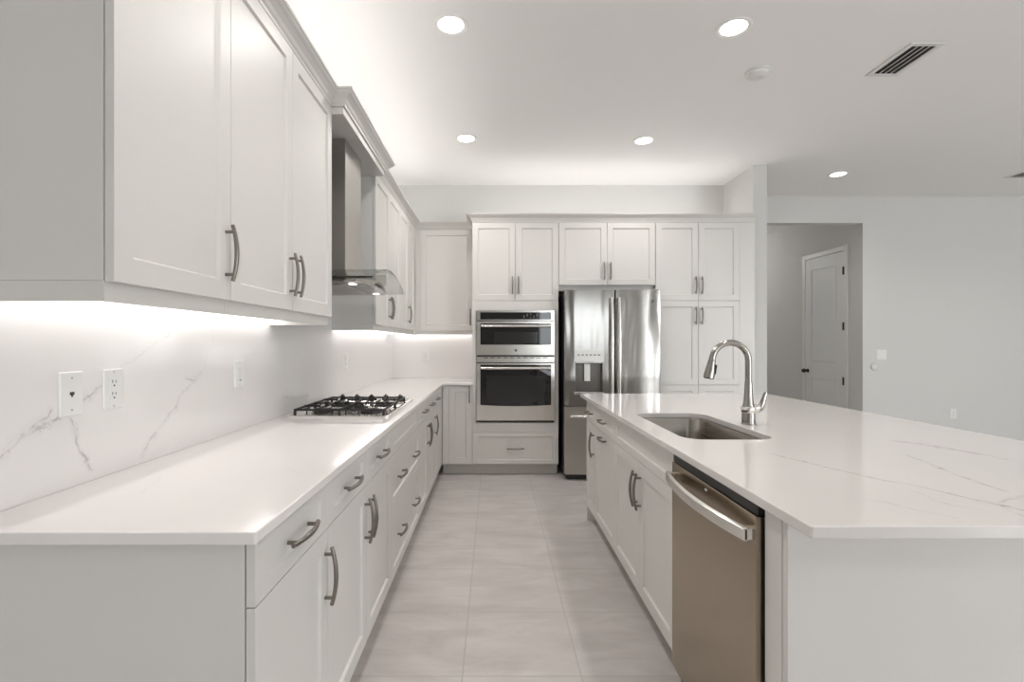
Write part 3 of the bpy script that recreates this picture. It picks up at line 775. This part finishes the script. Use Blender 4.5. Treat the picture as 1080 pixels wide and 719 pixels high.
def fhandle(par, x, z0_, z1_):
    bm = bmesh.new(); N_ = 16; pts = []
    for i in range(N_+1):
        t_ = -1+2*i/N_; pts.append((x, -.062+.022*t_*t_, (z0_+z1_)/2+t_*(z1_-z0_)/2))
    tube(bm, pts, .0145, 14)
    for z in (z0_+.035, z1_-.035): box(bm, x-.009, x+.009, -.042, .006, z-.018, z+.018)
    obj('handle', bm, 'bright', par, smooth=True)
fhandle(dl, gx-.040, FS+.05, rz(314)); fhandle(drr, gx+.030, FS+.05, rz(314))
bm = bmesh.new(); z = rz(438.5)
tube(bm, [(rx(601), -.045, z), (rx(620), -.055, z), (wr/2, -.06, z), (wr-rx(620), -.055, z), (wr-rx(601), -.045, z)], .014, 14)
for x in (rx(603.5), wr-rx(603.5)): box(bm, x-.015, x+.015, -.045, .004, z-.010, z+.010)
obj('handle', bm, 'bright', fz, smooth=True)
bm = bmesh.new(); box(bm, .02, wr-.02, .05, .075, .012, FB-.004)
obj('base_grille', bm, 'black', root)
bm = bmesh.new()
for x in (.05, wr-.05): lathe(bm, [(.02, .0005), (.02, .012), (.012, .03)], 16, (x, .11, 0))
for x in (.05, wr-.05): lathe(bm, [(.02, .0005), (.02, .012), (.012, .03)], 16, (x, .7, 0))
obj('levelling_foot', bm, 'rubber', root)
for x in (.04, wr-.04): obj('hinge_cover', B(x-.03, x+.03, .02, .10, FT+.0005, FT+.012), 'steel_soft', root, bevel=.004)

# ------------------------------------------------------------------ outlets and switches (local: faces +Y' = outward -y ; width x ; z up)
def plate_thing(name, label, cat, loc, rot, w=.074, h=.117):
    root = thing(name, label, cat, loc, rot)
    bm = bmesh.new(); loft(bm, [[(a, y, b) for a, b in rrect(-w/2+g, w/2-g, -h/2+g, h/2-g, .005, 3)] for y, g in ((-.0003, 0), (-.004, 0), (-.006, .0025))])
    obj('cover_plate', bm, 'plastic', root)
    return root
def screws(root, zs, xs=(0,)):
    for x in xs:
        for z in zs:
            bm = bmesh.new(); lathe(bm, [(.003, -.006), (.003, -.0068), (.0001, -.007)], 12, (x, 0, z), 'y'); obj('screw', bm, 'steel_soft', root)
ZP = 1.162
r = plate_thing('phone_jack', 'white wall jack plate on the backsplash, nearest the camera', 'wall plate', (SPL, 1.318, ZP), R90)
bm = bmesh.new(); prism(bm, [(-.007, .005), (.007, .005), (.007, -.003), (.003, -.003), (.003, -.008), (-.003, -.008), (-.003, -.003), (-.007, -.003)], -.0066, -.0058, 'y'); obj('jack_socket', bm, 'slot', r)
screws(r, (-.042, .042))
def outlet(label, loc, rot):
    r = plate_thing('power_outlet', label, 'outlet', loc, rot)
    o = obj('receptacle', plate(bmesh.new(), -.0165, .0165, -.0335, .0335, -.0075, -.0055, .003), 'plastic', r)
    for z in (.018, -.017):
        bm = bmesh.new(); box(bm, -.0075, -.0055, -.0081, -.0074, z, z+.009); box(bm, .005, .007, -.0081, -.0074, z, z+.007)
        lathe(bm, [(.0028, -.0074), (.0028, -.0081), (.0001, -.0082)], 10, (0, 0, z-.008), 'y'); obj('socket_slots', bm, 'slot', o)
    screws(r, (-.05, .05)); return r
outlet('white duplex outlet on the backsplash, right of the jack plate', (SPL, 1.463, ZP), R90)
def dimmer(label, loc, rot, w=.074, n=1):
    r = plate_thing('light_switch', label, 'switch', loc, rot, w=w)
    for k in range(n):
        cx = (k-(n-1)/2)*.046
        o = obj('rocker', loft(bmesh.new(), [[(cx+a, y-.0015*(b/.0335), b) for a, b in rrect(-.0165, .0165, -.0335, .0335, .003, 3)] for y in (-.0055, -.0085)]), 'plastic', r)
        if n == 1:
            obj('indicator', B(cx-.006, cx+.006, -.0105, -.0082, -.028, -.025), 'slot', r)
    screws(r, (-.05, .05)); return r
dimmer('white slider switch on the left backsplash, nearest to the cooktop', (SPL, 2.19, ZP), R90)
dimmer('white switch plate on the left backsplash beyond the cooktop', (SPL, 3.78, ZP), R90)
outlet('white outlet on the short back wall backsplash near the corner', (-.745, YB-.0205, ZP), 0)
dimmer('white double switch on the right wall beside the hallway opening', (4.64, YR, 1.16), 0, w=.12, n=2)
outlet('small white outlet low on the right wall above the island edge', (5.50, YR, .455), 0)
root = thing('round_cover', 'round white cover plate below the switches on the right wall', 'wall plate', (4.56, YR, 1.017), 0)
bm = bmesh.new(); lathe(bm, [(.048, -.0005), (.048, -.008), (.042, -.014), (.0001, -.015)], 28, (0, 0, 0), 'y'); obj('cover_disc', bm, 'wall', root, smooth=True)
bm = bmesh.new(); lathe(bm, [(.012, -.0145), (.012, -.0165), (.0001, -.017)], 20, (0, 0, 0), 'y'); obj('cover_button', bm, 'plastic', root, smooth=True)

# ------------------------------------------------------------------ LED lighting of the cabinets
def led(label, x0, x1, y0, y1, z0, z1, mat):
    o = obj('led_strip', B(x0, x1, y0, y1, z0, z1), mat); tag(o, label, 'light strip'); return o
led('glowing led bar under the near left wall cabinets', -1.112, -1.035, U0+.03, U3-.03, 1.397, 1.4285, 'led_under')
led('glowing led bar under the far left wall cabinets', -1.112, -1.035, V0+.03, 5.19, 1.397, 1.4285, 'led_under')
led('glowing led bar under the back wall cabinet', -1.07, xo0-.03, 5.45, 5.526, 1.397, 1.4285, 'led_under')
led('glowing led tape on top of the left wall cabinets', -.96, -.93, U0+.05, 5.35, UZ1+.003, UZ1+.015, 'led_top')
led('glowing led tape on top of the tall back cabinets', xo0+.05, WX0-.1, 5.16, 5.19, TZ1+.001, TZ1+.013, 'led_top')

# ------------------------------------------------------------------ ceiling fixtures
def ceiling_light():
    root = thing('ceiling_light', 'x', 'ceiling light', (0, 0, CE), 0, 'round recessed ceiling lights')
    bm = bmesh.new(); lathe(bm, [(.066, -.0005), (.095, -.0005), (.096, -.003), (.092, -.007), (.086, -.0075), (.070, -.002), (.066, -.0005)], 40, cap=False); obj('trim_ring', bm, 'can_in', root, smooth=True)
    bm = bmesh.new(); lathe(bm, [(.0705, -.0022), (.064, -.0032), (.0001, -.0045)], 40, cap=False); obj('lamp_lens', bm, 'lens', root, smooth=True)
    return root
cl0 = ceiling_light()
spots = [(-.233, 2.755, 'round recessed ceiling light, large and near, left of the two nearest'), (1.335, 2.78, 'round recessed ceiling light beside the smoke detector'),
         (-.232, 4.285, 'round recessed ceiling light in front of the corner cabinets'), (1.302, 4.33, 'round recessed ceiling light in front of the refrigerator'),
         (3.575, 5.19, 'round recessed ceiling light before the hallway opening')]
def lampof(i, x, y, p):
    l = bpy.data.lights.new('can_lamp', 'SPOT'); l.energy = p; l.color = CAN_COL; l.spot_size = math.radians(150); l.spot_blend = .8; l.shadow_soft_size = .06
    o = bpy.data.objects.new('can_lamp', l); C.objects.link(o); o.location = (x, y, CE-.03)
for i, (x, y, lb_) in enumerate(spots):
    o = cl0 if i == 0 else copy_tree(cl0)
    o.location = (x, y, CE); o['label'] = lb_
    lampof(i, x, y, CAN_W*(4.6 if x < 0 else 3.8))
# unseen lamps without fixtures, added out of frame and behind the camera for light
for i, (x, y) in enumerate(((-.23, 1.2), (1.32, 1.2), (3.575, 2.2), (5.8, 4.2), (5.8, 1.0), (3.5, -1.2), (.5, -1.2))):
    lampof(i, x, y, CAN_W*(4.6 if x < 0 else 4))

def vent(label, x0, x1, y0, y1):
    root = thing('ceiling_vent', label, 'vent', ((x0+x1)/2, (y0+y1)/2, CE), 0, 'ceiling air vents')
    a, b = (x1-x0)/2, (y1-y0)/2; f = .03
    bm = bmesh.new()
    for q in ((-a, a, -b, -b+f), (-a, a, b-f, b), (-a, -a+f, -b+f, b-f), (a-f, a, -b+f, b-f)): box(bm, q[0], q[1], q[2], q[3], -.007, -.0005)
    obj('vent_frame', bm, 'trim', root, bevel=.002)
    obj('vent_backing', B(-a+f, a-f, -b+f, b-f, -.0015, -.0005), 'vent_dark', root)
    n_ = 4; wv = (2*a-2*f)/(n_+.0)
    for k in range(1, n_):
        x = -a+f+wv*k
        bm = bmesh.new(); loft(bm, [[(x-.004, y, -.007), (x+.002, y, -.007), (x+.006, y, -.002), (x, y, -.002)] for y in (-b+f, b-f)])
        obj('slat', bm, 'trim', root)
    for k in range(n_):
        pass
vent('rectangular ceiling air vent near the top right with dark slots', 2.435, 2.637, 2.915, 3.28)
vent('ceiling air vent at the right edge of the photo', 5.40, 5.60, 4.93, 5.30)
root = thing('smoke_detector', 'round white smoke detector on the ceiling', 'smoke detector', (1.708, 3.236, CE))
bm = bmesh.new(); lathe(bm, [(.078, -.0005), (.078, -.008), (.066, -.010), (.064, -.022), (.055, -.028), (.0001, -.029)], 36); obj('detector_base', bm, 'plastic', root, smooth=True)
bm = bmesh.new(); lathe(bm, [(.012, -.0285), (.012, -.031), (.0001, -.0315)], 16, (.02, 0, 0)); obj('test_button', bm, 'plastic', root, smooth=True)

l = bpy.data.lights.new('hall_fill', 'POINT'); l.energy = 15; l.color = (1, .97, .94); l.shadow_soft_size = .15  # unseen fill light added to brighten the hallway
o = bpy.data.objects.new('hall_fill', l); C.objects.link(o); o.location = (3.4, 8.6, 2.7)
